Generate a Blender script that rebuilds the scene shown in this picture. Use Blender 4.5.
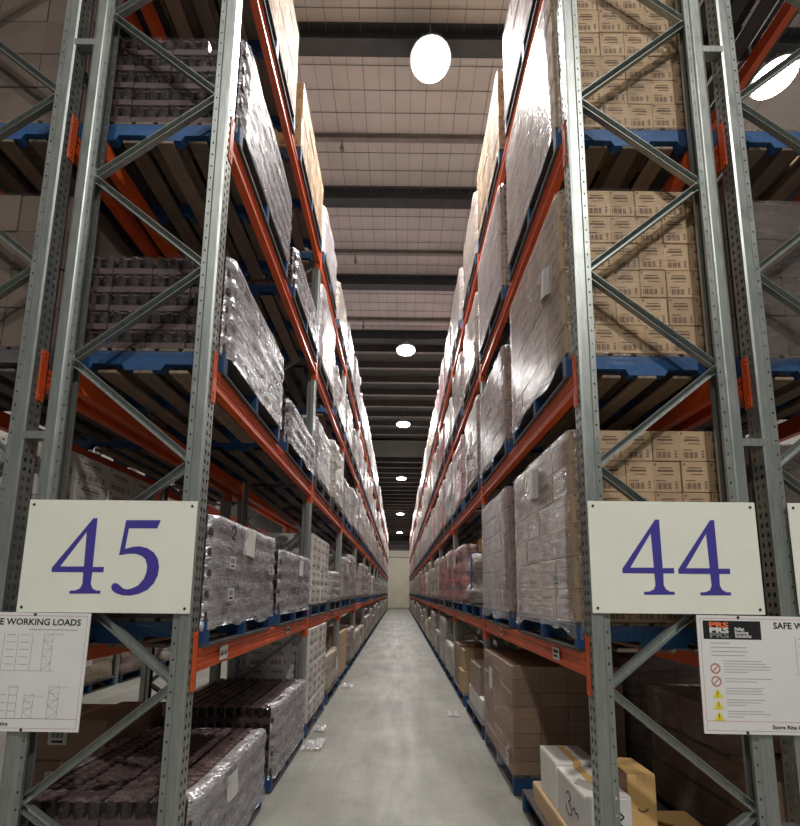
import bpy, bmesh, math, random
from mathutils import Matrix, Vector, noise

for o in list(bpy.data.objects):
    bpy.data.objects.remove(o)
S = bpy.context.scene
C = S.collection
random.seed(7)

# ------------------------------------------------------------------ camera
CAMZ = 1.57
F_PX, CY_PX, YAW, PITCH, ROLL = 440.35, 531.34, 0.0011, 0.1369, 0.0103
cam = bpy.data.cameras.new('camera')
cam.sensor_fit = 'HORIZONTAL'
cam.sensor_width = 36
cam.lens = F_PX * 36 / 800
cam.shift_y = (CY_PX - 413) / 800
cam.clip_end = 200
co = bpy.data.objects.new('camera', cam)
C.objects.link(co)
fwd = Vector((math.sin(YAW) * math.cos(PITCH), math.cos(YAW) * math.cos(PITCH), math.sin(PITCH)))
rt = Vector((math.cos(YAW), -math.sin(YAW), 0))
up = rt.cross(fwd)
r2 = rt * math.cos(ROLL) + up * math.sin(ROLL)
u2 = up * math.cos(ROLL) - rt * math.sin(ROLL)
m = Matrix((r2, u2, -fwd)).transposed().to_4x4()
m.translation = (0, 0, CAMZ)
co.matrix_world = m
S.camera = co

# ------------------------------------------------------------------ world, exposure
w = bpy.data.worlds.new('world')
S.world = w
w.use_nodes = True
w.node_tree.nodes['Background'].inputs[0].default_value = (0.75, 0.8, 0.85, 1)
w.node_tree.nodes['Background'].inputs[1].default_value = 0.12
vs = S.view_settings
vs.view_transform = 'Standard'
vs.look = 'None'
vs.exposure = -0.08
vs.gamma = 1.0
vs.use_curve_mapping = False
LAMP_W = 330.0
LAMP_COL = (1.0, 0.97, 0.93)
# highbay lamps: x, y, watts factor, label
LAMPS = [(0.34, 4.85, 1.0, 'nearest round LED highbay lamp over the middle aisle'),
         (0.12, 11.2, 0.6, 'second LED highbay lamp along the middle aisle'),
         (0.10, 15.9, 0.6, 'third LED highbay lamp along the middle aisle'),
         (0.06, 22.5, 0.6, 'fourth LED highbay lamp along the middle aisle'),
         (0.04, 30.6, 0.6, 'fifth LED highbay lamp along the middle aisle'),
         (0.0, 37.6, 0.6, 'farthest LED highbay lamp along the middle aisle'),
         (4.95, 5.0, 1.0, 'LED highbay lamp seen through the right end frame over next aisle'),
         (4.6, 12.0, 1.0, 'second LED highbay lamp over the aisle right of the rack'),
         (-4.0, 7.5, 1.0, 'LED highbay lamp over the aisle left of the rack'),
         (-4.0, 14.0, 1.0, 'farther LED highbay lamp over the aisle left of the rack'),
         (-1.6, -3.6, 0.9, 'LED highbay lamp over the cross aisle on the left'),
         (2.3, -3.6, 1.5, 'LED highbay lamp over the cross aisle on the right')]

# ------------------------------------------------------------------ helpers
ROOF0, SLOPE = 9.3, 0.055
def roof(y): return ROOF0 - SLOPE * y

def link(name, me, parent=None, loc=(0, 0, 0), rot=(0, 0, 0)):
    o = bpy.data.objects.new(name, me)
    C.objects.link(o)
    o.location = loc
    o.rotation_euler = rot
    if parent is not None:
        o.parent = parent
    return o
def tag(o, label, cat, group=None):
    o['label'] = label
    o['category'] = cat
    if group: o['group'] = group
    return o
def thing(name, label, cat, loc=(0, 0, 0), rot=(0, 0, 0), group=None):
    return tag(link(name, None, None, loc, rot), label, cat, group)
def structure(o):
    o['kind'] = 'structure'
    return o

class MB:
    def __init__(s): s.v = []; s.f = []; s.m = []
    def quad(s, a, b, c, d, mi=0):
        n = len(s.v); s.v += [a, b, c, d]; s.f.append((n, n + 1, n + 2, n + 3)); s.m.append(mi)
    def poly(s, pts, mi=0):
        n = len(s.v); s.v += list(pts); s.f.append(tuple(range(n, n + len(pts)))); s.m.append(mi)
    def box(s, x0, x1, y0, y1, z0, z1, mi=0):
        if x0 > x1: x0, x1 = x1, x0
        if y0 > y1: y0, y1 = y1, y0
        n = len(s.v)
        s.v += [(x0, y0, z0), (x1, y0, z0), (x1, y1, z0), (x0, y1, z0), (x0, y0, z1), (x1, y0, z1), (x1, y1, z1), (x0, y1, z1)]
        for q in ((0, 3, 2, 1), (4, 5, 6, 7), (0, 1, 5, 4), (1, 2, 6, 5), (2, 3, 7, 6), (3, 0, 4, 7)):
            s.f.append(tuple(n + i for i in q)); s.m.append(mi)
    def prism(s, pts, axis, a, b, mi=0):
        """pts 2-d outline; axis 'y': (x,z) outline extruded along y; 'x': (y,z); 'z': (x,y)"""
        def P(p, t):
            return (p[0], t, p[1]) if axis == 'y' else ((t, p[0], p[1]) if axis == 'x' else (p[0], p[1], t))
        n = len(s.v); k = len(pts)
        s.v += [P(p, a) for p in pts] + [P(p, b) for p in pts]
        for i in range(k):
            j = (i + 1) % k
            s.f.append((n + i, n + j, n + k + j, n + k + i)); s.m.append(mi)
        s.f.append(tuple(n + i for i in range(k))[::-1]); s.m.append(mi)
        s.f.append(tuple(n + k + i for i in range(k))); s.m.append(mi)
    def bar(s, p0, p1, wa, wb, mi=0, side=(0, 1, 0)):
        p0, p1 = Vector(p0), Vector(p1)
        d = (p1 - p0).normalized(); a = Vector(side); b = d.cross(a).normalized(); a = b.cross(d).normalized()
        n = len(s.v)
        for p in (p0, p1):
            for sa, sb in ((-1, -1), (1, -1), (1, 1), (-1, 1)):
                s.v.append(tuple(p + a * sa * wa / 2 + b * sb * wb / 2))
        for q in ((0, 1, 2, 3), (7, 6, 5, 4), (0, 4, 5, 1), (1, 5, 6, 2), (2, 6, 7, 3), (3, 7, 4, 0)):
            s.f.append(tuple(n + i for i in q)); s.m.append(mi)
    def disc(s, c, r, axis='y', k=14, mi=0, r0=0.0):
        pts = []
        for i in range(k):
            t = 2 * math.pi * i / k
            pts.append((math.cos(t), math.sin(t)))
        def P(u, v_):
            return (c[0] + u, c[1], c[2] + v_) if axis == 'y' else ((c[0], c[1] + u, c[2] + v_) if axis == 'x' else (c[0] + u, c[1] + v_, c[2]))
        if r0 == 0: s.poly([P(r * u, r * v_) for u, v_ in pts], mi)
        else:
            for i in range(k):
                j = (i + 1) % k
                s.quad(P(r * pts[i][0], r * pts[i][1]), P(r * pts[j][0], r * pts[j][1]), P(r0 * pts[j][0], r0 * pts[j][1]), P(r0 * pts[i][0], r0 * pts[i][1]), mi)
    def cyl(s, c, r, h, k=8, mi=0, mtop=None):
        n = len(s.v)
        for z in (0, h):
            for i in range(k):
                t = 2 * math.pi * (i + .5) / k
                s.v.append((c[0] + r * math.cos(t), c[1] + r * math.sin(t), c[2] + z))
        for i in range(k):
            j = (i + 1) % k
            s.f.append((n + i, n + j, n + k + j, n + k + i)); s.m.append(mi)
        s.f.append(tuple(n + k + i for i in range(k))); s.m.append(mi if mtop is None else mtop)
        s.f.append(tuple(n + i for i in range(k))[::-1]); s.m.append(mi)
    def mesh(s, name, mats, smooth=False):
        me = bpy.data.meshes.new(name)
        me.from_pydata(s.v, [], s.f)
        for mt in (mats if isinstance(mats, (list, tuple)) else [mats]): me.materials.append(mt)
        me.polygons.foreach_set('material_index', s.m)
        if smooth: me.polygons.foreach_set('use_smooth', [True] * len(s.f))
        me.update()
        return me
def box_mesh(name, sx, sy, sz, mat, bev=0.004, base=True):
    bm = bmesh.new()
    bmesh.ops.create_cube(bm, size=1)
    for v in bm.verts: v.co = Vector((v.co.x * sx, v.co.y * sy, (v.co.z + (.5 if base else 0)) * sz))
    if bev: bmesh.ops.bevel(bm, geom=bm.edges[:], offset=bev, segments=1, affect='EDGES')
    me = bpy.data.meshes.new(name); bm.to_mesh(me); bm.free()
    for mt in (mat if isinstance(mat, (list, tuple)) else [mat]): me.materials.append(mt)
    return me

# ------------------------------------------------------------------ materials
class NT:
    def __init__(s, name):
        s.mat = bpy.data.materials.new(name); s.mat.use_nodes = True
        s.t = s.mat.node_tree; s.b = s.t.nodes['Principled BSDF']; s.out = s.t.nodes['Material Output']
    def n(s, typ, **kw):
        x = s.t.nodes.new(typ)
        for k, v in kw.items():
            if k.startswith('i_'):
                key = k[2:]
                x.inputs[int(key) if key.isdigit() else key.replace('_', ' ')].default_value = v
            else: setattr(x, k, v)
        return x
    def l(s, a, b): s.t.links.new(a, b)
    def coord(s, scale=(1, 1, 1), rot=(0, 0, 0), kind='Object'):
        tc = s.n('ShaderNodeTexCoord'); mp = s.n('ShaderNodeMapping')
        mp.inputs['Scale'].default_value = scale; mp.inputs['Rotation'].default_value = rot
        s.l(tc.outputs[kind], mp.inputs['Vector']); return mp.outputs[0]
    def noise(s, vec, scale, detail=4, rough=.6):
        x = s.n('ShaderNodeTexNoise'); x.inputs['Scale'].default_value = scale; x.inputs['Detail'].default_value = detail
        x.inputs['Roughness'].default_value = rough; s.l(vec, x.inputs['Vector']); return x.outputs[0]
    def ramp(s, fac, stops, interp='LINEAR'):
        x = s.n('ShaderNodeValToRGB'); e = x.color_ramp.elements; x.color_ramp.interpolation = interp
        while len(e) < len(stops): e.new(.5)
        for i, (p, c) in enumerate(stops):
            e[i].position = p; e[i].color = (c[0], c[1], c[2], 1) if len(c) == 3 else c
        s.l(fac, x.inputs[0]); return x.outputs[0]
    def mixc(s, fac, a, b, blend='MIX'):
        x = s.n('ShaderNodeMix', data_type='RGBA', blend_type=blend)
        for sock, v in ((x.inputs[0], fac), (x.inputs[6], a), (x.inputs[7], b)):
            if hasattr(v, 'is_linked'): s.l(v, sock)
            elif isinstance(v, (int, float)): sock.default_value = v
            else: sock.default_value = (v[0], v[1], v[2], 1)
        return x.outputs[2]
    def bump(s, h, strength=.3, dist=.01):
        x = s.n('ShaderNodeBump'); x.inputs['Strength'].default_value = strength; x.inputs['Distance'].default_value = dist
        s.l(h, x.inputs['Height']); return x.outputs[0]
def simple(name, col, rough=.6, metal=0.0, var=.12, scale=8.0, bump=0.0):
    t = NT(name); v = t.coord()
    nz = t.noise(v, scale, 5, .65)
    lo = tuple(max(0, c * (1 - var * 2)) for c in col); hi = tuple(min(1, c * (1 + var)) for c in col)
    t.l(t.ramp(nz, [(.3, lo), (.7, hi)]), t.b.inputs['Base Color'])
    t.b.inputs['Roughness'].default_value = rough; t.b.inputs['Metallic'].default_value = metal
    if bump: t.l(t.bump(nz, bump, .004), t.b.inputs['Normal'])
    return t.mat
def emit(name, col, strength):
    t = NT(name)
    t.b.inputs['Base Color'].default_value = (.8, .8, .8, 1)
    t.b.inputs['Emission Color'].default_value = (*col, 1); t.b.inputs['Emission Strength'].default_value = strength
    return t.mat

M = {}
def steel(name, lo, hi):
    t = NT(name); v = t.coord((1, 1, .12))
    nz = t.noise(v, 60, 4); n2 = t.noise(t.coord(), 7, 5)
    c = t.ramp(nz, [(.3, lo), (.7, hi)])
    c = t.mixc(t.ramp(n2, [(.45, (0, 0, 0)), (.75, (.35, .35, .35))]), c, (.30, .31, .29))
    t.l(c, t.b.inputs['Base Color']); t.b.inputs['Metallic'].default_value = .74
    t.l(t.ramp(n2, [(.3, (.34,) * 3), (.7, (.5,) * 3)]), t.b.inputs['Roughness'])
    return t.mat
M['steel'] = steel('galvanised_steel', (.31, .335, .315), (.43, .46, .435))
def paint_orange():
    t = NT('orange_beam_paint'); v = t.coord(); nz = t.noise(v, 6, 6, .7); n2 = t.noise(t.coord((1, .15, 1)), 45, 4, .7)
    c = t.ramp(nz, [(.3, (.62, .085, .022)), (.7, (.80, .13, .03))])
    c = t.mixc(t.ramp(n2, [(.62, (0, 0, 0)), (.70, (.55, .55, .55))]), c, (.36, .07, .03))
    t.l(c, t.b.inputs['Base Color']); t.b.inputs['Roughness'].default_value = .38
    return t.mat
M['orange'] = paint_orange()
def wood(name, a, b, rough=.75, axis=(1, .08, 1)):
    t = NT(name); v = t.coord(axis); nz = t.noise(v, 40, 5, .65); n2 = t.noise(t.coord(), 5, 4)
    oi = t.n('ShaderNodeObjectInfo')
    c = t.ramp(nz, [(.25, a), (.75, b)])
    c = t.mixc(t.ramp(n2, [(.4, (0, 0, 0)), (.8, (.5, .5, .5))]), c, tuple(x * .45 for x in a))
    hs = t.n('ShaderNodeHueSaturation'); mr = t.n('ShaderNodeMapRange'); mr.inputs[3].default_value = .65; mr.inputs[4].default_value = 1.25
    t.l(oi.outputs['Random'], mr.inputs[0]); t.l(mr.outputs[0], hs.inputs['Value']); t.l(c, hs.inputs['Color'])
    t.l(hs.outputs[0], t.b.inputs['Base Color']); t.b.inputs['Roughness'].default_value = rough
    t.l(t.bump(nz, .3, .003), t.b.inputs['Normal'])
    return t.mat
M['wood'] = wood('weathered_pallet_wood', (.13, .095, .07), (.29, .22, .155))
M['bluewood'] = wood('blue_painted_pallet_wood', (.010, .052, .16), (.024, .115, .30), .6)
M['darkwood'] = wood('dark_pallet_wood', (.045, .045, .05), (.13, .12, .12))
def cardboard(name, a, b, sc=3.0):
    t = NT(name); v = t.coord(); nz = t.noise(v, sc, 5, .6); oi = t.n('ShaderNodeObjectInfo')
    c = t.ramp(nz, [(.3, a), (.7, b)])
    hs = t.n('ShaderNodeHueSaturation'); mr = t.n('ShaderNodeMapRange'); mr.inputs[3].default_value = .86; mr.inputs[4].default_value = 1.12
    t.l(oi.outputs['Random'], mr.inputs[0]); t.l(mr.outputs[0], hs.inputs['Value']); t.l(c, hs.inputs['Color'])
    t.l(hs.outputs[0], t.b.inputs['Base Color']); t.b.inputs['Roughness'].default_value = .72
    return t.mat
M['card'] = cardboard('kraft_cardboard', (.45, .31, .175), (.55, .39, .23))
M['cardb'] = cardboard('brown_cardboard', (.30, .195, .13), (.40, .265, .18))
M['cardm'] = cardboard('mauve_brown_cardboard', (.36, .27, .23), (.46, .345, .29))
M['cardd'] = cardboard('dark_brown_cardboard', (.10, .072, .055), (.16, .115, .085))
M['cardt'] = cardboard('tan_cardboard', (.62, .38, .14), (.72, .46, .19))
M['cardw'] = cardboard('white_cardboard', (.66, .64, .60), (.78, .76, .72))
M['cardp'] = cardboard('pale_printed_cardboard', (.50, .49, .44), (.60, .59, .53))
M['ink'] = simple('brown_print_ink', (.17, .10, .06), .8)
M['black'] = simple('black_ink', (.012, .012, .014), .6)
M['grey'] = simple('grey_print', (.30, .30, .30), .7)
M['blueink'] = simple('blue_numeral_vinyl', (.065, .05, .33), .45, var=.05)
M['panel'] = simple('cream_white_sign_panel', (.86, .87, .76), .45, var=.03, scale=3)
M['board'] = simple('white_notice_panel', (.82, .81, .79), .4, var=.03, scale=3)
M['redline'] = simple('thin_red_print', (.55, .14, .12), .6)
M['orangeprint'] = simple('orange_print', (.85, .18, .06), .6, var=.03)
M['whiteprint'] = simple('white_print', (.75, .75, .75), .6, var=.03)
M['yellow'] = simple('yellow_warning_print', (.85, .72, .04), .6, var=.03)
M['greylight'] = simple('faint_grey_print', (.48, .48, .48), .7)
M['red'] = simple('red_packaging', (.55, .06, .09), .5)
M['paper'] = simple('white_paper_sheet', (.74, .73, .70), .65, var=.05)
M['can'] = simple('dark_can_body', (.05, .032, .03), .25, .35, var=.4, scale=25)
M['lid'] = simple('silver_can_lid', (.55, .53, .53), .28, .8, var=.2, scale=20)
M['skin'] = simple('mauve_shrink_skin', (.19, .135, .13), .20, .0, var=.35, scale=14)
M['tray'] = simple('maroon_tray_card', (.10, .062, .058), .6, var=.25, scale=20)
M['roofbeam'] = simple('dark_roof_beam_paint', (.062, .067, .072), .5, .0, var=.15, scale=4)
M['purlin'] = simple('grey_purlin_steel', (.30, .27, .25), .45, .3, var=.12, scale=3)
M['purlind'] = simple('darkened_purlin_steel', (.10, .088, .078), .5, .2, var=.12, scale=3)
M['wire'] = simple('roof_mesh_wire', (.26, .25, .24), .5, .3)
M['housing'] = simple('lamp_housing_grey', (.35, .35, .36), .4, .5)
M['lamp'] = emit('lamp_diffuser', LAMP_COL, 26.0)
M['wall'] = simple('cream_panel_wall', (.62, .58, .46), .6, var=.06, scale=1.2)
M['walld'] = simple('dark_cladding', (.055, .058, .055), .7, var=.15, scale=2)
M['wallg'] = simple('grey_side_wall', (.30, .29, .27), .7, var=.1, scale=1)
M['bluetape'] = simple('blue_strap', (.03, .09, .45), .5)

def film(name, lo, hi, tint=(.83, .81, .83), rot=.5, gl=.45, rough=.16, bs=1.0, cs=.5):
    t = NT(name)
    v = t.coord((1, 1, 5.5), (rot, rot, 0)); a = t.noise(v, 4.5, 6, .68)
    v2 = t.coord((1, 1, 2.2), (-.4, .35, 0)); b = t.noise(v2, 13, 4, .6)
    st = t.mixc(.45, a, b)
    cr = []
    for k_, (ra, sc_) in enumerate(((.50, 3.6), (-.28, 2.8), (.16, 5.0))):
        nz = t.noise(t.coord((1, 1, 11), (ra, ra, 0)), sc_, 2, .5)
        cr.append(t.ramp(nz, [(.475, (0, 0, 0)), (.5, (1, 1, 1)), (.525, (0, 0, 0))]))
    crease = t.mixc(1.0, t.mixc(1.0, cr[0], cr[1], 'LIGHTEN'), cr[2], 'LIGHTEN')
    fac0 = t.ramp(st, [(.36, (lo,) * 3), (.52, ((lo + hi) / 2,) * 3), (.66, (hi,) * 3)])
    fac = t.mixc(t.mixc(cs, (0, 0, 0), crease), fac0, (min(1, hi * 1.35),) * 3)
    hgt = t.mixc(.45, st, crease)
    tr = t.n('ShaderNodeBsdfTransparent'); tr.inputs[0].default_value = (.97, .96, .96, 1)
    df = t.n('ShaderNodeBsdfDiffuse'); df.inputs[0].default_value = (*tint, 1)
    g = t.n('ShaderNodeBsdfGlossy'); g.inputs[0].default_value = (.9, .9, .92, 1); g.inputs[1].default_value = rough
    bp = t.bump(hgt, bs, .03); t.l(bp, g.inputs['Normal']); t.l(bp, df.inputs['Normal'])
    m1 = t.n('ShaderNodeMixShader'); m1.inputs[0].default_value = gl; t.l(df.outputs[0], m1.inputs[1]); t.l(g.outputs[0], m1.inputs[2])
    m2 = t.n('ShaderNodeMixShader'); t.l(fac, m2.inputs[0]); t.l(tr.outputs[0], m2.inputs[1]); t.l(m1.outputs[0], m2.inputs[2])
    t.l(m2.outputs[0], t.out.inputs[0])
    return t.mat
M['film'] = film('stretch_film_brightened', .22, .66, (.78, .75, .79), rot=.22, gl=.36, rough=.24, bs=.32, cs=.3)
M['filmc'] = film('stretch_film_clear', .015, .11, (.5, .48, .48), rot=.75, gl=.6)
M['films'] = film('stretch_film_lilac', .16, .44, (.70, .63, .65), .55, .35, .2)
M['drape'] = film('loose_plastic_sheet', .05, .34, (.60, .57, .55), .3, .75, .12, .6, .5)
M['filmd'] = film('stretch_film_dark', .10, .5, (.12, .11, .10), .6, .75, .12)

def wrapped(name, cols, streak=.5, bw=.30, bh=.2, mortar=(.10, .08, .07), print_col=None):
    """opaque wrapped load: cartons seen through stretch film"""
    t = NT(name); oi = t.n('ShaderNodeObjectInfo'); tc = t.n('ShaderNodeTexCoord'); sx = t.n('ShaderNodeSeparateXYZ'); t.l(tc.outputs['Object'], sx.inputs[0])
    ad = t.n('ShaderNodeMath', operation='ADD'); t.l(sx.outputs[0], ad.inputs[0]); t.l(sx.outputs[1], ad.inputs[1])
    cb = t.n('ShaderNodeCombineXYZ'); t.l(ad.outputs[0], cb.inputs[0]); t.l(sx.outputs[2], cb.inputs[1])
    n = len(cols)
    base = t.ramp(oi.outputs['Random'], [(i / n, c) for i, c in enumerate(cols)], 'CONSTANT')
    br = t.n('ShaderNodeTexBrick'); br.offset = 0.0; br.inputs['Scale'].default_value = 1; br.inputs['Brick Width'].default_value = bw
    br.inputs['Row Height'].default_value = bh; br.inputs['Mortar Size'].default_value = .006; t.l(cb.outputs[0], br.inputs['Vector'])
    dk = t.mixc(.25, base, (.05, .04, .04))
    t.l(base, br.inputs['Color1']); t.l(dk, br.inputs['Color2']); br.inputs['Mortar'].default_value = (*mortar, 1)
    c = br.outputs[0]
    if print_col:
        b2 = t.n('ShaderNodeTexBrick'); b2.offset = .5; b2.inputs['Brick Width'].default_value = bw; b2.inputs['Row Height'].default_value = bh
        b2.inputs['Scale'].default_value = 1; b2.inputs['Mortar Size'].default_value = .03; t.l(cb.outputs[0], b2.inputs['Vector'])
        b2.inputs['Color1'].default_value = (0, 0, 0, 1); b2.inputs['Color2'].default_value = (.9, .9, .9, 1); b2.inputs['Mortar'].default_value = (0, 0, 0, 1)
        c = t.mixc(b2.outputs[0], c, print_col)
    v = t.coord((1, 1, 5.5), (.5, .5, 0)); a = t.noise(v, 4.5, 5, .68)
    hz = t.ramp(a, [(.40, (.02,) * 3), (.60, (streak,) * 3)])
    c = t.mixc(hz, c, (.52, .50, .51))
    t.l(c, t.b.inputs['Base Color']); t.b.inputs['Roughness'].default_value = .34
    t.b.inputs['Specular IOR Level'].default_value = .45
    t.l(t.bump(a, .7, .03), t.b.inputs['Normal'])
    return t.mat
M['w_pale'] = wrapped('wrapped_pale_goods', [(.34, .31, .32), (.37, .32, .26), (.31, .29, .31), (.40, .37, .35), (.30, .23, .165)], .7)
M['w_can'] = wrapped('wrapped_silver_cans', [(0.360, 0.331, 0.346), (0.403, 0.374, 0.389), (0.331, 0.302, 0.317)], .75, .29, .11)
M['w_brown'] = wrapped('wrapped_brown_cartons', [(0.259, 0.187, 0.158), (0.302, 0.230, 0.187), (0.238, 0.187, 0.166)], .38)
M['w_red'] = wrapped('wrapped_red_white_goods', [(.42, .30, .30), (.45, .36, .35), (.36, .20, .20)], .30, .26, .22, print_col=(.62, .03, .075))
M['w_cream'] = wrapped('wrapped_cream_cartons', [(0.446, 0.374, 0.274), (0.403, 0.317, 0.216), (0.490, 0.446, 0.374)], .4)

# floor
def floor_mat():
    t = NT('polished_concrete'); v = t.coord()
    a = t.noise(v, .9, 7, .68); b = t.noise(t.coord((1, .12, 1)), 5, 5, .65); d = t.noise(v, 28, 5, .7)
    c = t.ramp(a, [(.32, (.165, .16, .135)), (.66, (.32, .312, .268))])
    c = t.mixc(t.ramp(b, [(.42, (0, 0, 0)), (.75, (.55, .55, .55))]), c, (.16, .16, .14))
    c = t.mixc(t.ramp(d, [(.45, (0, 0, 0)), (.8, (.3, .3, .3))]), c, (.36, .36, .33))
    t.l(c, t.b.inputs['Base Color'])
    t.l(t.ramp(b, [(.3, (.38,) * 3), (.7, (.6,) * 3)]), t.b.inputs['Roughness'])
    t.l(t.bump(d, .06, .004), t.b.inputs['Normal'])
    return t.mat
M['floor'] = floor_mat()
def roof_mat():
    t = NT('roof_insulation_lining'); v = t.coord()
    a = t.noise(v, 1.4, 5, .6)
    t.l(t.ramp(a, [(.3, (.60, .56, .54)), (.7, (.72, .68, .66))]), t.b.inputs['Base Color'])
    t.b.inputs['Roughness'].default_value = .55
    t.l(t.bump(a, .3, .03), t.b.inputs['Normal'])
    return t.mat
M['roof'] = roof_mat()
M['roofd'] = simple('dull_roof_sheet', (.12, .12, .11), .7, var=.1, scale=1.5)

# ------------------------------------------------------------------ shell
YB, YF, XW = -7.0, 42.0, 9.0
b = MB(); b.box(-XW, XW, YB, YF, -.2, 0); structure(link('floor', b.mesh('floor', M['floor'])))
b = MB(); b.box(-XW, XW, YF, YF + .2, 0, 5.5, 0); b.box(-XW, XW, YF, YF + .2, 5.5, roof(YF) + .3, 1)
wf = structure(link('wall_far', b.mesh('wall_far', [M['wall'], M['walld']])))
for z in (.12, 4.9):
    b = MB(); b.box(-XW, XW, YF - .03, YF, z - .12, z, 0); link('wall_rail', b.mesh('wall_rail', M['wallg']), wf)
for i, z in enumerate((5.6, 5.95, 6.3, 6.65)):
    b = MB(); b.box(-XW, XW, YF - .12, YF, z, z + .07, 0); link('wall_girt', b.mesh('wall_girt', M['purlind']), wf)
for nm, x in (('wall_left', -XW - .2), ('wall_right', XW)):
    b = MB(); b.box(x, x + .2, YB, YF, 0, 10); structure(link(nm, b.mesh(nm, M['wallg'])))
YS = 11.25
b = MB()
def slab(y0, y1, mi):
    n = len(b.v)
    b.v += [(-XW, y0, roof(y0)), (XW, y0, roof(y0)), (XW, y1, roof(y1)), (-XW, y1, roof(y1)), (-XW, y0, roof(y0) + .15), (XW, y0, roof(y0) + .15), (XW, y1, roof(y1) + .15), (-XW, y1, roof(y1) + .15)]
    for q in ((0, 3, 2, 1), (4, 5, 6, 7), (0, 1, 5, 4), (1, 2, 6, 5), (2, 3, 7, 6), (3, 0, 4, 7)):
        b.f.append(tuple(n + i for i in q)); b.m.append(mi)
slab(YB, YS, 0); slab(YS, YF, 1)
ceil = structure(link('ceiling', b.mesh('ceiling', [M['roof'], M['roofd']])))
def ibeam(y, dep, wid, mat, name, drop=0.0, flange=None):
    fl = .02; zt = -drop
    bb = MB()
    pts = [(-wid / 2, -dep), (wid / 2, -dep), (wid / 2, -dep + fl), (.012, -dep + fl), (.012, -fl), (wid / 2, -fl), (wid / 2, 0), (-wid / 2, 0), (-wid / 2, -fl), (-.012, -fl), (-.012, -dep + fl), (-wid / 2, -dep + fl)]
    bb.prism(pts, 'x', -XW, XW)
    return link(name, bb.mesh(name, mat), ceil, (0, y, roof(y) + zt))
for y in (-4.2, -1.9, .4, 2.7, 4.95, 7.2, 9.3, 11.3): ibeam(y, .26, .20, M['roofbeam'], 'roof_beam')
for y in (-3, -.6, 1.6, 3.9, 6.25, 8.55, 10.72):
    ibeam(y, .09, .07, M['purlin'], 'roof_purlin')
    bb = MB(); bb.bar((0, 0, 0), (0, 0, -.22), .025, .025, side=(1, 0, 0)); bb.box(-.03, .03, -.03, .03, -.24, -.18)
    link('hanger_clip', bb.mesh('hanger_clip', M['wire']), ceil, (-1.0, y, roof(y) - .06))
y = 11.9; k = 0
def zpurlin(y):
    bb = MB(); bb.box(-XW, XW, -.01, .01, -.24, 0, 1); bb.box(-XW, XW, -.08, .01, -.255, -.235, 0)  # web darker than the lit bottom flange: shade put into the colour
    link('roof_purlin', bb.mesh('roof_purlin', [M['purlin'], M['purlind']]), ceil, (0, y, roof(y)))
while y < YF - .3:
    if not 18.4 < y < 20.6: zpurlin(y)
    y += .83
bb = MB(); bb.box(-3, 3, 18.5, 20.5, -.02, 0)
bb.v = [(x, yy, roof(yy) - .16 + z) for x, yy, z in bb.v]
link('roof_panel', bb.mesh('roof_panel', simple('green_grey_roof_panel', (.16, .17, .14), .6)), ceil)
# wire safety mesh under the lining
bb = MB(); yy = 2.0; q = 0
while yy < YS:
    bb.box(-4.5, 5.5, yy - .0035, yy + .0035, roof(yy) - .03, roof(yy) - .022); yy += .30
x = -4.5
while x < 5.6:
    wv = .0045 if q % 2 else .003
    n = len(bb.v); y0, y1 = 2.0, YS
    bb.v += [(x - wv, y0, roof(y0) - .03), (x + wv, y0, roof(y0) - .03), (x + wv, y1, roof(y1) - .03), (x - wv, y1, roof(y1) - .03)]
    bb.f.append((n, n + 1, n + 2, n + 3)); bb.m.append(0); x += .23; q += 1
o = link('wire_mesh', bb.mesh('wire_mesh', M['wire']), ceil); o['kind'] = 'stuff'

# ------------------------------------------------------------------ lamps
def lamp(x, y, wf_, label):
    z = roof(y) - .62
    t = thing('highbay_lamp', label, 'lamp', (x, y, z), group='round highbay lamps under the roof')
    h = MB()
    for z0, z1, ra, rb in ((.03, .07, .27, .26), (.07, .13, .20, .13), (.13, .22, .10, .10)):
        k = 24; n = len(h.v)
        for zz_, rr in ((z0, ra), (z1, rb)):
            for i in range(k): h.v.append((rr * math.cos(2 * math.pi * i / k), rr * math.sin(2 * math.pi * i / k), zz_))
        for i in range(k): h.f.append((n + i, n + (i + 1) % k, n + k + (i + 1) % k, n + k + i)); h.m.append(0)
        h.f.append(tuple(range(n + k, n + 2 * k))); h.m.append(0); h.f.append(tuple(range(n, n + k))[::-1]); h.m.append(0)
    for i in range(12):
        a_ = 2 * math.pi * i / 12; h.bar((.10 * math.cos(a_), .10 * math.sin(a_), .10), (.24 * math.cos(a_), .24 * math.sin(a_), .10), .006, .07, side=(-math.sin(a_), math.cos(a_), 0))
    link('housing', h.mesh('housing', M['housing']), t)
    d = MB(); d.cyl((0, 0, 0), .24, .03, 24); link('diffuser', d.mesh('diffuser', M['lamp']), t)
    c = MB(); c.bar((0, 0, .22), (0, 0, .62), .012, .012, side=(1, 0, 0)); link('hanger_wire', c.mesh('hanger_wire', M['wire']), t)
    ld = bpy.data.lights.new('lamp_light', 'AREA'); ld.shape = 'DISK'; ld.size = .50
    ld.energy = LAMP_W * wf_; ld.color = LAMP_COL
    lo = link('lamp_light', ld, t, (0, 0, -.012))
for a in LAMPS: lamp(*a)

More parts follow.
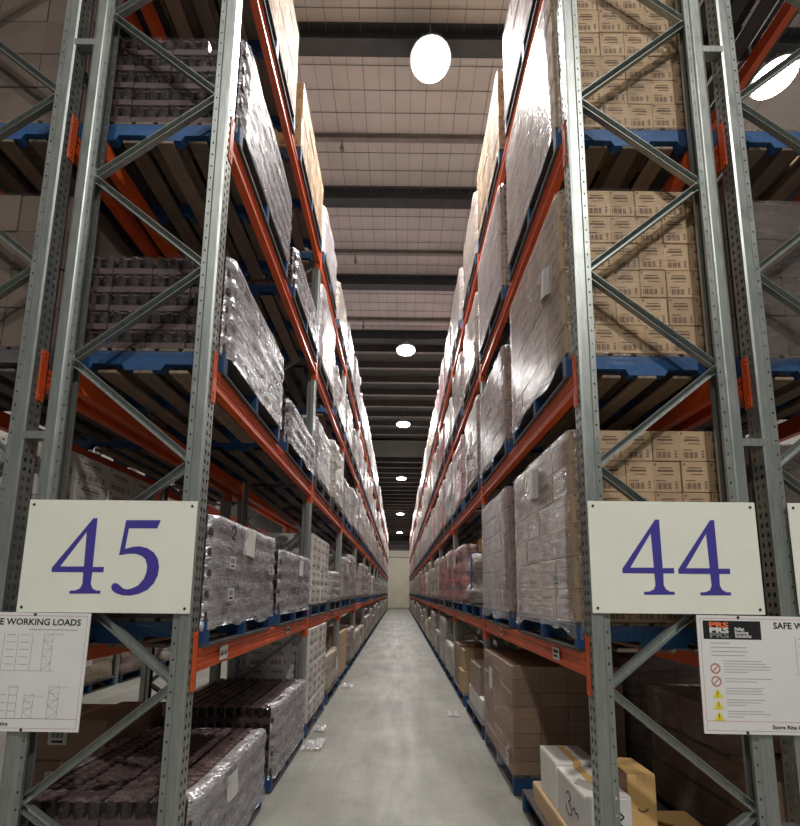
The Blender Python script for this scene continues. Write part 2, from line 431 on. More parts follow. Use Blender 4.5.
# ------------------------------------------------------------------ racking
XL, XR, DEP, GAP, BAY, Y0 = -1.004, 0.937, .822, .10, 2.70, 2.173
HS = [0.0, 1.276, 2.756, 4.219, 5.652]
PW, PD, PH = .092, .08, 5.95
NB = 14
def post_mesh(s, detailed):
    """aisle face at x=0, body towards +s; slotted face, two webs, lips; open towards the frame inside"""
    b = MB()
    def q(pts): b.quad(*[(s * p[0], p[1], p[2]) for p in pts])
    if detailed:
        pitch = .05; n = int(PH / pitch)
        for i in range(n):
            z = i * pitch; a, c, e = z + .014, z + .036, z + pitch
            q([(0, 0, z), (0, PD, z), (0, PD, a), (0, 0, a)])
            for y0, y1 in ((0, .016), (.030, .050), (.064, PD)): q([(0, y0, a), (0, y1, a), (0, y1, c), (0, y0, c)])
            q([(0, 0, c), (0, PD, c), (0, PD, e), (0, 0, e)])
        pitch = .075; n = int(PH / pitch)
        for i in range(n):
            z = i * pitch; a, c, e = z + .032, z + .043, z + pitch
            q([(.064, .007, z), (PW, .007, z), (PW, .007, a), (.064, .007, a)])
            for x0, x1 in ((.064, .073), (.081, PW)): q([(x0, .007, a), (x1, .007, a), (x1, .007, c), (x0, .007, c)])
            q([(.064, .007, c), (PW, .007, c), (PW, .007, e), (.064, .007, e)])
    else:
        q([(0, 0, 0), (0, PD, 0), (0, PD, PH), (0, 0, PH)])
        q([(.064, .007, 0), (PW, .007, 0), (PW, .007, PH), (.064, .007, PH)])
    prof = [[(0, 0), (.012, -.003), (.052, -.003), (.058, 0), (.064, .007)], [(PW, .007), (PW, .022)],
            [(0, PD), (.058, PD), (.064, PD - .007), (PW, PD - .007), (PW, PD - .022)]]
    for seg in prof:
        for p, r in zip(seg, seg[1:]): q([(p[0], p[1], 0), (r[0], r[1], 0), (r[0], r[1], PH), (p[0], p[1], PH)])
    return b.mesh('post', M['steel'])
POST = {(s, d): post_mesh(s, d) for s in (-1, 1) for d in (0, 1)}
def brace_mesh(s, za, zr):
    b = MB(); p0 = Vector((s * .07, .04, za)); p1 = Vector((s * (DEP - .07), .04, zr))
    d = (p1 - p0).normalized(); nrm = Vector((0, 1, 0)).cross(d).normalized()
    for off, wa, wb in ((0, .003, .036),):
        b.bar(p0 + Vector((0, .014, 0)), p1 + Vector((0, .014, 0)), .003, .036)
    b.bar(p0 + nrm * .018, p1 + nrm * .018, .030, .003); b.bar(p0 - nrm * .018, p1 - nrm * .018, .030, .003)
    return b.mesh('brace', M['steel'])
NODES = []
za, zr = 1.12, .575
zz = [('a', .12), ('r', .575)]
k = 0
while True:
    z = 1.12 + .5525 * k
    if z > 5.8: break
    zz.append(('a' if k % 2 == 0 else 'r', z)); k += 1
BR = {}
for s in (-1, 1):
    L_ = []
    for (t0, z0), (t1, z1) in zip(zz, zz[1:]):
        L_.append(brace_mesh(s, z0 if t0 == 'a' else z1, z1 if t1 == 'r' else z0))
    L_.append(brace_mesh(s, .12, .12))
    BR[s] = L_
fb = MB(); fb.box(-.06, .06, -.06, .06, 0, .008); fb.box(-.05, -.035, -.05, -.035, .008, .02); fb.box(.035, .05, .035, .05, .008, .02)
FOOT = fb.mesh('footplate', M['steel'])
bm_ = MB(); bm_.cyl((0, 0, 0), .007, .006, 6)
ORD = ['front', 'second', 'third', 'fourth', 'fifth', 'sixth', 'seventh', 'eighth', 'ninth', 'tenth', 'eleventh', 'twelfth', 'thirteenth', 'fourteenth', 'fifteenth']
LV = ['floor level', 'first beam level', 'second beam level', 'third beam level', 'top beam level']

def frame(xf, s, y, i, rowname, det, zigs=True):
    t = thing('upright_frame', f'grey steel upright frame, {rowname}, {ORD[i]} from the cross aisle', 'rack frame', (xf, y, 0), group='galvanised upright frames')
    link('post', POST[(s, det)], t)
    link('post', POST[(-s, det)], t, (s * DEP, 0, 0))
    for x in (.045, DEP - .045): link('footplate', FOOT, t, (s * x, .04, 0))
    if zigs:
        for me in BR[s]: link('brace', me, t)
    return t
BH, BWD = .112, .052
def rail_mesh(s):
    b = MB()
    p = [(0, 0), (0, .026), (.007, .034), (.007, .050), (.002, .056), (.007, .062), (.007, .078), (0, .086), (0, BH), (BWD, BH), (BWD, 0)]
    b.prism([(s * x, z) for x, z in p], 'y', PD + .004, BAY - .004)
    return b.mesh('rail', M['orange'])
def conn_mesh(s, end):
    b = MB(); y = PD if end == 0 else BAY
    yo = -1 if end == 0 else 1
    b.box(-s * .005, -s * .001, y + yo * .042, y - yo * .006, -.085, .20)
    b.box(-s * .005, s * .05, y - yo * .001, y - yo * .006, -.085, .20)
    for z in (-.06, -.03, .16, .185): b.box(-s * .008, -s * .005, y + yo * .03, y + yo * .02, z - .006, z + .006)
    return b.mesh('connector', M['orange'])
RAIL = {s: rail_mesh(s) for s in (-1, 1)}
CONN = {(s, e): conn_mesh(s, e) for s in (-1, 1) for e in (0, 1)}
def beam(xf, s, y, h, i, lv, rowname, which):
    t = thing('pallet_beam', f'orange {which} beam, {rowname}, {LV[lv]}, {ORD[i]} bay', 'rack beam', (xf, y, h - BH), group='orange pallet rack beams')
    link('rail', RAIL[s], t)
    for e in (0, 1): link('connector', CONN[(s, e)], t)
    return t
def row(xf, s, rowname, nb, levels, detbays=2, nfr=None):
    for i in range(nb + 1): frame(xf, s, Y0 + i * BAY, i, rowname, 1 if i < detbays else 0)
    out = {}
    for i in range(nb):
        for lv in levels:
            out[(i, lv)] = beam(xf, s, Y0 + i * BAY, HS[lv], i, lv, rowname, 'aisle-side')
            beam(xf + s * DEP, -s, Y0 + i * BAY, HS[lv], i, lv, rowname, 'rear')
    return out
RN = {'LA': 'left aisle rack', 'RA': 'right aisle rack', 'LB': 'rack behind the left one', 'RB': 'rack behind the right one', 'LC': 'far left rack'}
XLB, XRB = XL - DEP - GAP, XR + DEP + GAP       # touching-side faces of the back-to-back rows
beamsL = row(XL, -1, RN['LA'], NB, (1, 2, 3, 4))
beamsR = row(XR, 1, RN['RA'], NB, (1, 2, 3, 4))
row(XLB, -1, RN['LB'], 3, (1, 2, 3, 4), 1)
row(XRB, 1, RN['RB'], 3, (1, 2, 3, 4), 1)
XLC = XLB - DEP - 1.94
row(XLC, -1, RN['LC'], 4, (1, 2), 0)
# row spacers
for s, xf, nm in ((-1, XL - DEP, 'left'), (1, XR + DEP, 'right')):
    for z, zn in ((.5, 'low'), (2.35, 'middle'), (4.75, 'high')):
        b = MB(); b.box(-.01 * s, s * (GAP + .01), 0.004, .05, -.02, .02); b.box(-.01 * s, s * (GAP + .01), -.003, .004, -.02, .02)
        tag(link('row_spacer', b.mesh('row_spacer', M['steel']), None, (xf, Y0, z)), f'{zn} short steel spacer joining the {nm} back-to-back end frames', 'spacer', 'row spacers')

# beam location labels
def sheet(name, wd, ht, parent, loc, rz, mat='paper', curl=.0, ink=None, tilt=0.0):
    """slightly curled rectangular paper facing -y before rotation"""
    b = MB(); n = 5
    for i in range(n):
        x0, x1 = -wd / 2 + wd * i / n, -wd / 2 + wd * (i + 1) / n
        c = lambda x: -.002 - curl * (abs(x) / (wd / 2)) ** 2
        for j in range(3):
            z0, z1 = -ht / 2 + ht * j / 3, -ht / 2 + ht * (j + 1) / 3
            b.quad((x0, c(x0), z0), (x1, c(x1), z0), (x1, c(x1), z1), (x0, c(x0), z1))
    if ink:
        for (x0, x1, z0, z1) in ink:
            x0, x1, z0, z1 = x0 * wd, x1 * wd, z0 * ht, z1 * ht
            b.quad((x0, c(x0) - .0012, z0), (x1, c(x1) - .0012, z0), (x1, c(x1) - .0012, z1), (x0, c(x0) - .0012, z1), 1)
    return link(name, b.mesh(name, [M[mat], M['black']]), parent, loc, (0, tilt, rz))
LINES = [(-.35, .3, .30 - i * .13, .335 - i * .13) for i in range(5)]
BARS = [(-.36 + i * .075, -.36 + i * .075 + (.045 if i % 3 else .02), -.05, .35) for i in range(9)] + [(-.3, .3, -.35, -.2)]
def text(name, body, size, parent, loc, rot, mat, align='LEFT', ext=.0003, bold=0.0):
    cu = bpy.data.curves.new(name, 'FONT'); cu.body = body; cu.size = size; cu.extrude = ext; cu.align_x = align; cu.resolution_u = 2; cu.offset = bold
    tmp = bpy.data.objects.new('tmp', cu); C.objects.link(tmp)
    dg = bpy.context.evaluated_depsgraph_get()
    me = bpy.data.meshes.new_from_object(tmp.evaluated_get(dg))
    bpy.data.objects.remove(tmp); bpy.data.curves.remove(cu)
    me.name = name; me.materials.clear(); me.materials.append(mat)
    return link(name, me, parent, loc, rot)
lb = sheet('location_label', .115, .078, beamsL[(0, 1)], (.004, .42, .056), math.pi / 2)
text('printed_code', '60-41', .044, lb, (-.052, -.004, -.016), (math.pi / 2, 0, 0), M['black'], bold=.0004)
sheet('location_label', .11, .07, beamsR[(0, 1)], (-.004, .50, .056), -math.pi / 2, ink=[(-.35, .35, .05, .3), (-.35, .2, -.3, -.1)])
for d in ((beamsL, -1, .003, math.pi / 2), (beamsR, 1, -.003, -math.pi / 2)):
    for i in (0, 1, 2):
        for yy in (1.9,):
            sheet('location_label', .10, .06, d[0][(i, 1)], (d[2], yy, .056), d[3], ink=[(-.35, .35, -.2, .25)])

# ------------------------------------------------------------------ pallets
PLX, PLY, PLH = .90, 1.15, .15
def board_mesh(nm, sx, sy, sz, mat): return box_mesh(nm, sx, sy, sz, mat, .003)
TOPB = {k: board_mesh('deck_board', .105, PLY, .020, M[k]) for k in ('wood', 'bluewood', 'darkwood')}
def bearer(mat):
    p = [(-PLX / 2, 0), (-.30, 0), (-.28, .035), (-.12, .035), (-.10, 0), (.10, 0), (.12, .035), (.28, .035), (.30, 0), (PLX / 2, 0), (PLX / 2, .11), (-PLX / 2, .11)]
    b = MB(); b.prism(p, 'y', -.024, .024); return b.mesh('bearer', mat)
BEAR = {k: bearer(M[k]) for k in ('bluewood', 'wood', 'darkwood')}
def pallet_parts(col):
    inner = 'wood' if col == 'bluewood' else 'darkwood'
    L_ = []
    for i in range(7):
        x = -PLX / 2 + .0525 + i * (PLX - .105) / 6
        L_.append(('deck_board', TOPB['darkwood' if i in (0, 6) else inner], (x, 0, .13)))
    for y in (-PLY / 2 + .024, 0, PLY / 2 - .024): L_.append(('bearer', BEAR[col], (0, y, .02)))
    for i in range(5):
        x = -PLX / 2 + .0525 + i * (PLX - .105) / 4
        L_.append(('bottom_board', TOPB['darkwood' if i in (0, 4) else inner], (x, 0, 0)))
    return L_
PP = {c: pallet_parts(c) for c in ('bluewood', 'darkwood')}
def merged(parts, name):
    bm = bmesh.new(); mats = []
    for _, me, loc in parts:
        if me.materials[0] not in mats: mats.append(me.materials[0])
        n0 = len(bm.verts); f0 = len(bm.faces); bm.from_mesh(me); bm.verts.ensure_lookup_table(); bm.faces.ensure_lookup_table()
        for v in bm.verts[n0:]: v.co += Vector(loc)
        for f in bm.faces[f0:]: f.material_index = mats.index(me.materials[0])
    out = bpy.data.meshes.new(name); bm.to_mesh(out); bm.free()
    for mt in mats: out.materials.append(mt)
    return out
PM = {c: merged(PP[c], 'pallet') for c in PP}
def pallet(x, y, z, where, col='bluewood', parts=False, rz=0.0, parent=None):
    if parent is not None:
        t = link('pallet', None, parent, (0, 0, -PLH)); t['label'] = 'blue wooden pallet bound into the film' if col == 'bluewood' else 'dark wooden pallet bound into the film'
        for nm, me, loc in PP[col]: link(nm, me, t, loc)
        return t
    cw = 'blue' if col == 'bluewood' else 'dark'
    lab = f'{cw} wooden pallet, {where}'
    if parts:
        t = thing('pallet', lab, 'pallet', (x, y, z), (0, 0, rz), 'pallets on the racks')
        for nm, me, loc in PP[col]: link(nm, me, t, loc)
        return t
    return tag(link('pallet', PM[col], None, (x, y, z), (0, 0, rz)), lab, 'pallet', 'pallets on the racks')

# ------------------------------------------------------------------ loads
def shell_mesh(name, sx, sy, h, seed, mats, layers=0, bulge=.012, amp=.012, skirt=.0, cap=False, ns=14, nh=14, r=.035, fold=.08, sag=0.0):
    rnd = random.Random(seed); off = Vector((rnd.random() * 50, rnd.random() * 50, rnd.random() * 50))
    hx, hy = sx / 2, sy / 2
    per = []
    for (ax, ay, bx, by, nx, ny) in ((-hx, -hy, hx, -hy, 0, -1), (hx, -hy, hx, hy, 1, 0), (hx, hy, -hx, hy, 0, 1), (-hx, hy, -hx, -hy, -1, 0)):
        Ln = math.hypot(bx - ax, by - ay); t0 = r / Ln
        for i in range(ns):
            t = t0 + (1 - 2 * t0) * i / (ns - 1); per.append((ax + (bx - ax) * t, ay + (by - ay) * t, nx, ny))
    n = len(per); b = MB(); rows = []
    for j in range(nh + 1):
        v = j / nh; z = -skirt + (h + skirt) * v
        ring = []
        for (x, y, nx, ny) in per:
            d = amp * (noise.noise(Vector((x * 3, y * 3, z * 7)) + off) + .6 * noise.noise(Vector((x * 9 + z * 6, y * 9 + z * 6, z * 12)) + off))
            if layers and z > 0: d += bulge * abs(math.sin(math.pi * layers * z / h)) - bulge * .3
            if z < 0: d += .008
            if j == 0 and skirt: z = -skirt * (.35 + 1.2 * abs(noise.noise(Vector((x * 3.1, y * 3.1, 8)) + off)))
            zz_ = z + (amp * 1.2 * noise.noise(Vector((x * 4, y * 4, 3)) + off) if (j == nh or j == 0) else 0)
            ring.append((x + nx * (d + .006), y + ny * (d + .006), max(zz_, -skirt + .002)))
        rows.append(ring)
    if fold and not cap:
        rows.append([(x * (1 - fold / hx), y * (1 - fold / hy), z + .003) for x, y, z in rows[-1]])
    for ring in rows: b.v += ring
    for j in range(len(rows) - 1):
        for i in range(n):
            k2 = (i + 1) % n
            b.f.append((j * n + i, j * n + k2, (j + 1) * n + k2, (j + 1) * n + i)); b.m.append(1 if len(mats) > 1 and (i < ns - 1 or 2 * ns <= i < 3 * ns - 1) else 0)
    if cap:
        base = (len(rows) - 1) * n
        c2 = len(b.v); b.v += [(x * .93, y * .93, z + .008) for x, y, z in rows[-1]]
        for i in range(n):
            k2 = (i + 1) % n; b.f.append((base + i, base + k2, c2 + k2, c2 + i)); b.m.append(0)
        c3 = len(b.v); b.v.append((0, 0, h + .012 - sag))
        for i in range(n): b.f.append((c2 + i, c2 + (i + 1) % n, c3)); b.m.append(0)
        b.f.append(tuple(range(n))[::-1]); b.m.append(0)
    return b.mesh(name, mats, True)

def carton_mesh(sx, sy, sz, mat, pr=True, bev=.003):
    me = box_mesh('carton', sx * .988, sy * .988, sz * .985, [mat, M['ink']], bev)
    if not pr: return me
    bm = bmesh.new(); bm.from_mesh(me)
    def rect(face, u0, u1, v0, v1):
        e = .0012
        def P(u, v_):
            z = v_ * sz
            if face == '-y': return ((u - .5) * sx, -sy * .494 - e, z)
            if face == '-x': return (-sx * .494 - e, (.5 - u) * sy, z)
            return (sx * .494 + e, (u - .5) * sy, z)
        vs_ = [bm.verts.new(P(u, v_)) for u, v_ in ((u0, v0), (u1, v0), (u1, v1), (u0, v1))]
        f = bm.faces.new(vs_); f.material_index = 1
    for fc in ('-y', '-x', '+x'):
        for i in range(9): rect(fc, .10 + i * .06, .10 + i * .06 + (.04 if i % 3 else .018), .10, .30)
        for v_ in (.12, .21, .30): rect(fc, .78, .86, v_, v_ + .05)
        rect(fc, .16, .74, .66, .72); rect(fc, .22, .70, .77, .80); rect(fc, .30, .74, .56, .585)
        rect(fc, .06, .12, .86, .93); rect(fc, .10, .45, .36, .385)
    bm.to_mesh(me); bm.free(); return me
def pack_mesh(sx, sy, h):
    """shrink pack: card tray, cans, and the tight shrink skin closing over them with the can tops pressing through"""
    b = MB(); nx, ny = 3, 4
    rx = min(sx / nx, sy / ny) / 2 * .97
    for i in range(nx):
        for j in range(ny):
            x = -sx / 2 + sx * (i + .5) / nx; y = -sy / 2 + sy * (j + .5) / ny
            b.cyl((x, y, .012), rx, h - .022, 8, 0, 3)
            b.cyl((x, y, h - .010), rx * .82, .008, 8, 3)
    b.box(-sx / 2 + .002, sx / 2 - .002, -sy / 2 + .002, sy / 2 - .002, 0, h * .30, 2)
    e = .010
    b.box(-sx / 2 + e, sx / 2 - e, -sy / 2 + e, sy / 2 - e, h * .86, h * .915, 3)
    return b.mesh('shrink_pack', [M['can'], M['lid'], M['tray'], M['skin']])

def film_child(t, sx, sy, h, seed, mat, layers=0, bulge=.012, amp=.012, skirt=.0, ns=18, nh=22):
    return link('stretch_wrap', shell_mesh('stretch_wrap', sx, sy, h, seed, [M[mat], M['filmc']] if mat in ('film', 'films') else [M[mat]], layers, bulge, amp, skirt, ns=ns, nh=nh), t)  # lamp-lit aisle sides get brighter film than shaded ends: light put into material
def grid_load(name, label, cat, loc, nx, ny, nz, cx, cy, cz, me, pname, group, rz=0.0, jit=.004, drop=()):
    t = thing(name, label, cat, loc, (0, 0, rz), group)
    rnd = random.Random(label)
    for k in range(nz):
        for i in range(nx):
            for j in range(ny):
                if 0 < i < nx - 1 and 0 < j < ny - 1 and k < nz - 1: continue
                if (i, j, k) in drop: continue
                link(pname, me, t, ((i - (nx - 1) / 2) * cx + rnd.uniform(-jit, jit), (j - (ny - 1) / 2) * cy + rnd.uniform(-jit, jit), k * cz), (0, 0, rnd.uniform(-.01, .01)))
    return t
CART = {'kraft': carton_mesh(.149, .287, .172, M['card']), 'mauve': carton_mesh(.224, .287, .175, M['cardm']),
        'brown': carton_mesh(.224, .383, .104, M['cardb'], False), 'white': carton_mesh(.224, .287, .20, M['cardw']), 'pale': carton_mesh(.224, .287, .16, M['cardp']),
        'big': carton_mesh(.298, .383, .24, M['cardb'], False), 'dark': carton_mesh(.298, .383, .24, M['cardd'], False), 'cream': carton_mesh(.224, .287, .18, M['card'])}
def where(rn, lv, i, half): return f'{RN[rn]}, {LV[lv]}, {ORD[i]} bay, {"near" if half == 0 else "far"} side'
def slot_xy(rn, i, half):
    y = Y0 + i * BAY + PD + .048 + PLY / 2 + (0 if half == 0 else PLY + .235)
    if rn == 'LA': return XL + .02 - PLX / 2, y
    if rn == 'RA': return XR - .02 + PLX / 2, y
    if rn == 'LB': return XLB - .02 - PLX / 2, y
    if rn == 'RB': return XRB + .02 + PLX / 2, y
    if rn == 'LC': return XLC + .02 - PLX / 2, y
GL = 'wrapped pallet loads'
def can_load(rn, lv, i, half, layers, lh=.118, words='silver film-wrapped can packs', rz=0.0, sheets=()):
    x, y = slot_xy(rn, i, half); wh = where(rn, lv, i, half)
    t = grid_load('wrapped_can_load', f'{words}, {wh}', 'pallet load', (x, y, HS[lv] + PLH), 4, 5, layers, .225, .23, lh, pack_mesh(.222, .228, lh), 'shrink_pack', GL, rz)
    pallet(0, 0, 0, '', 'bluewood', True, parent=t)
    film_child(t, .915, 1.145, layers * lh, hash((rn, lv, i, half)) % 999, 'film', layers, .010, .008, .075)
    return t
def carton_load(rn, lv, i, half, kind, n, filmm, words, amp=.005, pal='bluewood', rz=0.0):
    x, y = slot_xy(rn, i, half); wh = where(rn, lv, i, half)
    dims = {'kraft': (6, 4, .149, .287, .172), 'mauve': (4, 4, .224, .287, .175), 'brown': (4, 3, .224, .383, .104), 'white': (4, 4, .224, .287, .20),
            'pale': (4, 4, .224, .287, .16), 'big': (3, 3, .298, .383, .24), 'dark': (3, 3, .298, .383, .24), 'cream': (4, 4, .224, .287, .18)}[kind]
    nx, ny, cx, cy, cz = dims
    t = grid_load('wrapped_carton_load', f'{words}, {wh}', 'pallet load', (x, y, HS[lv] + PLH), nx, ny, n, cx, cy, cz, CART[kind], 'carton', GL, rz)
    pallet(0, 0, 0, '', pal, True, parent=t)
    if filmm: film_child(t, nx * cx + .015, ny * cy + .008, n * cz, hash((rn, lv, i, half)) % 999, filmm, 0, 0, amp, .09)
    return t, n * cz
def seed_of(*a):
    v = 17
    for q_ in a: v = (v * 131 + sum(map(ord, str(q_)))) % 99991
    return v
hash = lambda tup: seed_of(*tup)

# ---- front bays, left rack (can packs)
cl = {}
for lv, half, n, lh in ((0, 0, 3, .136), (0, 1, 4, .125), (1, 0, 5, .109), (1, 1, 4, .122), (2, 0, 5, .114), (2, 1, 3, .115), (3, 0, 5, .122), (3, 1, 3, .118)):
    cl[(lv, half)] = can_load('LA', lv, 0, half, n, lh)
t = cl[(1, 0)]
sheet('label_sheet', .19, .17, t, (.485, -.02, .44), math.pi / 2, curl=-.03, ink=LINES, tilt=.12)
for yy, zz_ in ((-.36, .30), (-.36, .12), (.40, .30)): sheet('label_sheet', .09, .07, t, (.483, yy, zz_), math.pi / 2, ink=BARS)
b = MB()   # marker figure 2 on the film
pts2 = [(-.03, .03), (-.015, .05), (.012, .05), (.026, .032), (.012, .008), (-.02, -.012), (-.03, -.018), (.03, -.02)]
for p, r_ in zip(pts2, pts2[1:]): b.bar((0, p[0], p[1]), (0, r_[0], r_[1]), .003, .010, side=(1, 0, 0))
link('marker_figure', b.mesh('marker_figure', M['black']), t, (.498, -.40, .45))
sheet('label_sheet', .17, .15, cl[(0, 0)], (.484, -.10, .30), math.pi / 2, curl=-.02, ink=LINES, tilt=-.15)
sheet('label_sheet', .14, .15, cl[(1, 1)], (.484, .1, .36), math.pi / 2, curl=-.02, ink=LINES, tilt=.1)
carton_load('LA', 4, 0, 0, 'cream', 5, 'filmc', 'film-wrapped kraft cartons')
carton_load('LA', 4, 0, 1, 'cream', 4, 'filmc', 'film-wrapped kraft cartons')
# ---- front bays, right rack (cartons)
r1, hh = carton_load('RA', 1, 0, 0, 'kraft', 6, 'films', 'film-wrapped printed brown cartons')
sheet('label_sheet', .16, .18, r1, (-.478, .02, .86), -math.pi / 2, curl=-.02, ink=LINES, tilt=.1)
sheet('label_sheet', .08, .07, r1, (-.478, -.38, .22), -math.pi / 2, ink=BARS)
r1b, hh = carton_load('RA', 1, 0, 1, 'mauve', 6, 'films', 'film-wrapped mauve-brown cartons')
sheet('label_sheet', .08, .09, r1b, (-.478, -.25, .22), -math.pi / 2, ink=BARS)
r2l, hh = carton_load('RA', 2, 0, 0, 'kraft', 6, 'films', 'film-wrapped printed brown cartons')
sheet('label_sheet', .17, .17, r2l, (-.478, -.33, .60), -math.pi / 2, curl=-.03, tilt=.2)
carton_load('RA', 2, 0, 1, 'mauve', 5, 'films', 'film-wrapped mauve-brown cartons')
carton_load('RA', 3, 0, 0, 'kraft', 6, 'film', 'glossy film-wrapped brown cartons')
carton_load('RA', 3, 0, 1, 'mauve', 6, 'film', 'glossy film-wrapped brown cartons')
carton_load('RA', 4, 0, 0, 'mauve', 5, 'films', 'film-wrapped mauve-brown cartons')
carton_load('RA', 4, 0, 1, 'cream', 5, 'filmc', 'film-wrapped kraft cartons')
r0, hh = carton_load('RA', 0, 0, 1, 'brown', 8, 'filmc', 'tall dark-brown carton load', .006)
sheet('label_sheet', .14, .20, r0, (-.475, .12, .62), -math.pi / 2)
sheet('label_sheet', .09, .10, r0, (-.475, -.48, .10), -math.pi / 2, ink=BARS)

# ---- second bays, detailed cartons where the end faces show
carton_load('LA', 1, 1, 0, 'white', 4, 'filmc', 'film-wrapped white cartons with print')
carton_load('LA', 0, 1, 0, 'white', 5, 'filmc', 'film-wrapped white cartons with print')

# ---- back-to-back rows, front bay
carton_load('LB', 1, 0, 0, 'pale', 6, 'filmc', 'pale printed carton load')
carton_load('LB', 2, 0, 0, 'dark', 4, 'filmc', 'film-wrapped big brown cartons', pal='darkwood')
carton_load('LB', 3, 0, 0, 'dark', 4, 'filmc', 'film-wrapped big brown cartons')
carton_load('RB', 2, 0, 0, 'dark', 4, 'filmd', 'dark film-wrapped cartons', pal='bluewood')
carton_load('RB', 1, 0, 0, 'dark', 4, 'filmd', 'dark film-wrapped cartons')

# ---- all further loads: one mesh per load, mesh data shared between alike ones
VAR = {}
def variant(mat, h, k, layers):
    key = (mat, h, k)
    if key not in VAR:
        VAR[key] = shell_mesh('wrapped_load', PLX - .03, PLY - .09, h, seed_of(mat, h, k), [M[mat]], layers, .014, .02, .0, True, 10, 12, .05)
    return VAR[key]
WORD = {'w_pale': 'pale film-wrapped goods', 'w_can': 'silver film-wrapped cans', 'w_brown': 'film-wrapped brown cartons', 'w_red': 'red-and-white film-wrapped goods', 'w_cream': 'film-wrapped cream cartons'}
def plain_load(rn, lv, i, half, mat, h, pal='bluewood', rnd=random):
    x, y = slot_xy(rn, i, half); wh = where(rn, lv, i, half); k = rnd.randrange(3)
    pallet(x, y, HS[lv], wh, pal)
    me = variant(mat, h, k, round(h / .12) if mat in ('w_can', 'w_pale') else round(h / .2))
    o = tag(link('wrapped_load', me, None, (x + rnd.uniform(-.012, .012), y + rnd.uniform(-.008, .008), HS[lv] + PLH), (0, 0, rnd.uniform(-.008, .008))), f'{WORD[mat]}, {wh}', 'pallet load', GL)
    if i < 5 and rnd.random() < .7:
        s = -1 if rn[0] == 'R' else 1
        sheet('label_sheet', .16, .18, o, (s * (PLX / 2 + .036), rnd.uniform(-.3, .3), h * rnd.uniform(.5, .8)), s * math.pi / 2, curl=-.015, ink=LINES)
    return o
done = {('LA', 0, 1, 0), ('LA', 1, 1, 0)}
rnd = random.Random(21)
for rn in ('LA', 'RA'):
    for i in range(1, NB):
        for lv in range(5):
            for half in (0, 1):
                if (rn, lv, i, half) in done: continue
                if lv == 0:
                    continue
                if rn == 'LA':
                    mat = rnd.choice(['w_can', 'w_pale', 'w_pale'] if i < 4 else ['w_pale', 'w_pale', 'w_cream', 'w_can'])
                    h = rnd.choice([.7, .85, .95, 1.05] if lv > 1 else [.55, .75, .9])
                    if lv == 2 and i == 1: mat, h = ('w_can', .75) if half == 0 else ('w_pale', .95)
                    if lv == 1 and i == 1: mat, h = 'w_can', .45
                    if lv == 1 and i in (3, 5) and half == 0: continue
                else:
                    if i < 2: mat = rnd.choice(['w_brown', 'w_brown', 'w_red'])
                    else: mat = rnd.choice(['w_red', 'w_red', 'w_pale', 'w_cream', 'w_brown'])
                    h = rnd.choice([.8, .95, 1.05])
                    if lv == 1 and i == 1 and half == 0: continue
                    if lv == 1 and i == 1: mat, h = 'w_red', .85
                    if lv == 1 and i == 2: mat, h = 'w_red', .9
                    if lv == 2 and i == 1: mat, h = ('w_brown', 1.05) if half == 0 else ('w_red', 1.05)
                    if lv == 3 and i == 1: mat, h = 'w_brown', .95
                if lv == 4: h = min(h, .95)
                if lv == 4 and HS[4] + PLH + h > roof(Y0 + (i + 1) * BAY) - .3: h = .7
                plain_load(rn, lv, i, half, mat, h, rnd.choice(['bluewood', 'bluewood', 'darkwood']), rnd)
xb, yb = slot_xy('RA', 1, 0)
pallet(xb, yb, HS[1], where('RA', 1, 1, 0))
bag = tag(link('bulk_bag', shell_mesh('bulk_bag', .84, .95, .62, 5, [M['w_pale']], 2, .05, .05, 0, True, 14, 14, .16), None, (xb, yb, HS[1] + PLH)), 'white slumped bag with a blue strap, right rack first beam level', 'bag')
b = MB(); b.box(-.47, -.462, -.1, -.04, .06, .62); b.box(-.47, -.1, -.1, -.04, .64, .648); link('strap', b.mesh('strap', M['bluetape']), bag)
DEFER = (xb, yb)
# ---- floor level, further bays
for rn in ('LA', 'RA'):
    for i in range(1, NB):
        for half in (0, 1):
            if (rn, 0, i, half) in done: continue
            if (rn, i) == ('RA', 1): continue
            if (rn, i, half) == ('LA', 2, 0): continue
            mat = rnd.choice(['w_cream', 'w_pale', 'w_can', 'w_brown'] if rn == 'LA' else ['w_brown', 'w_cream', 'w_pale', 'w_brown'])
            plain_load(rn, 0, i, half, mat, rnd.choice([.5, .65, .8, .9]), 'bluewood', rnd)

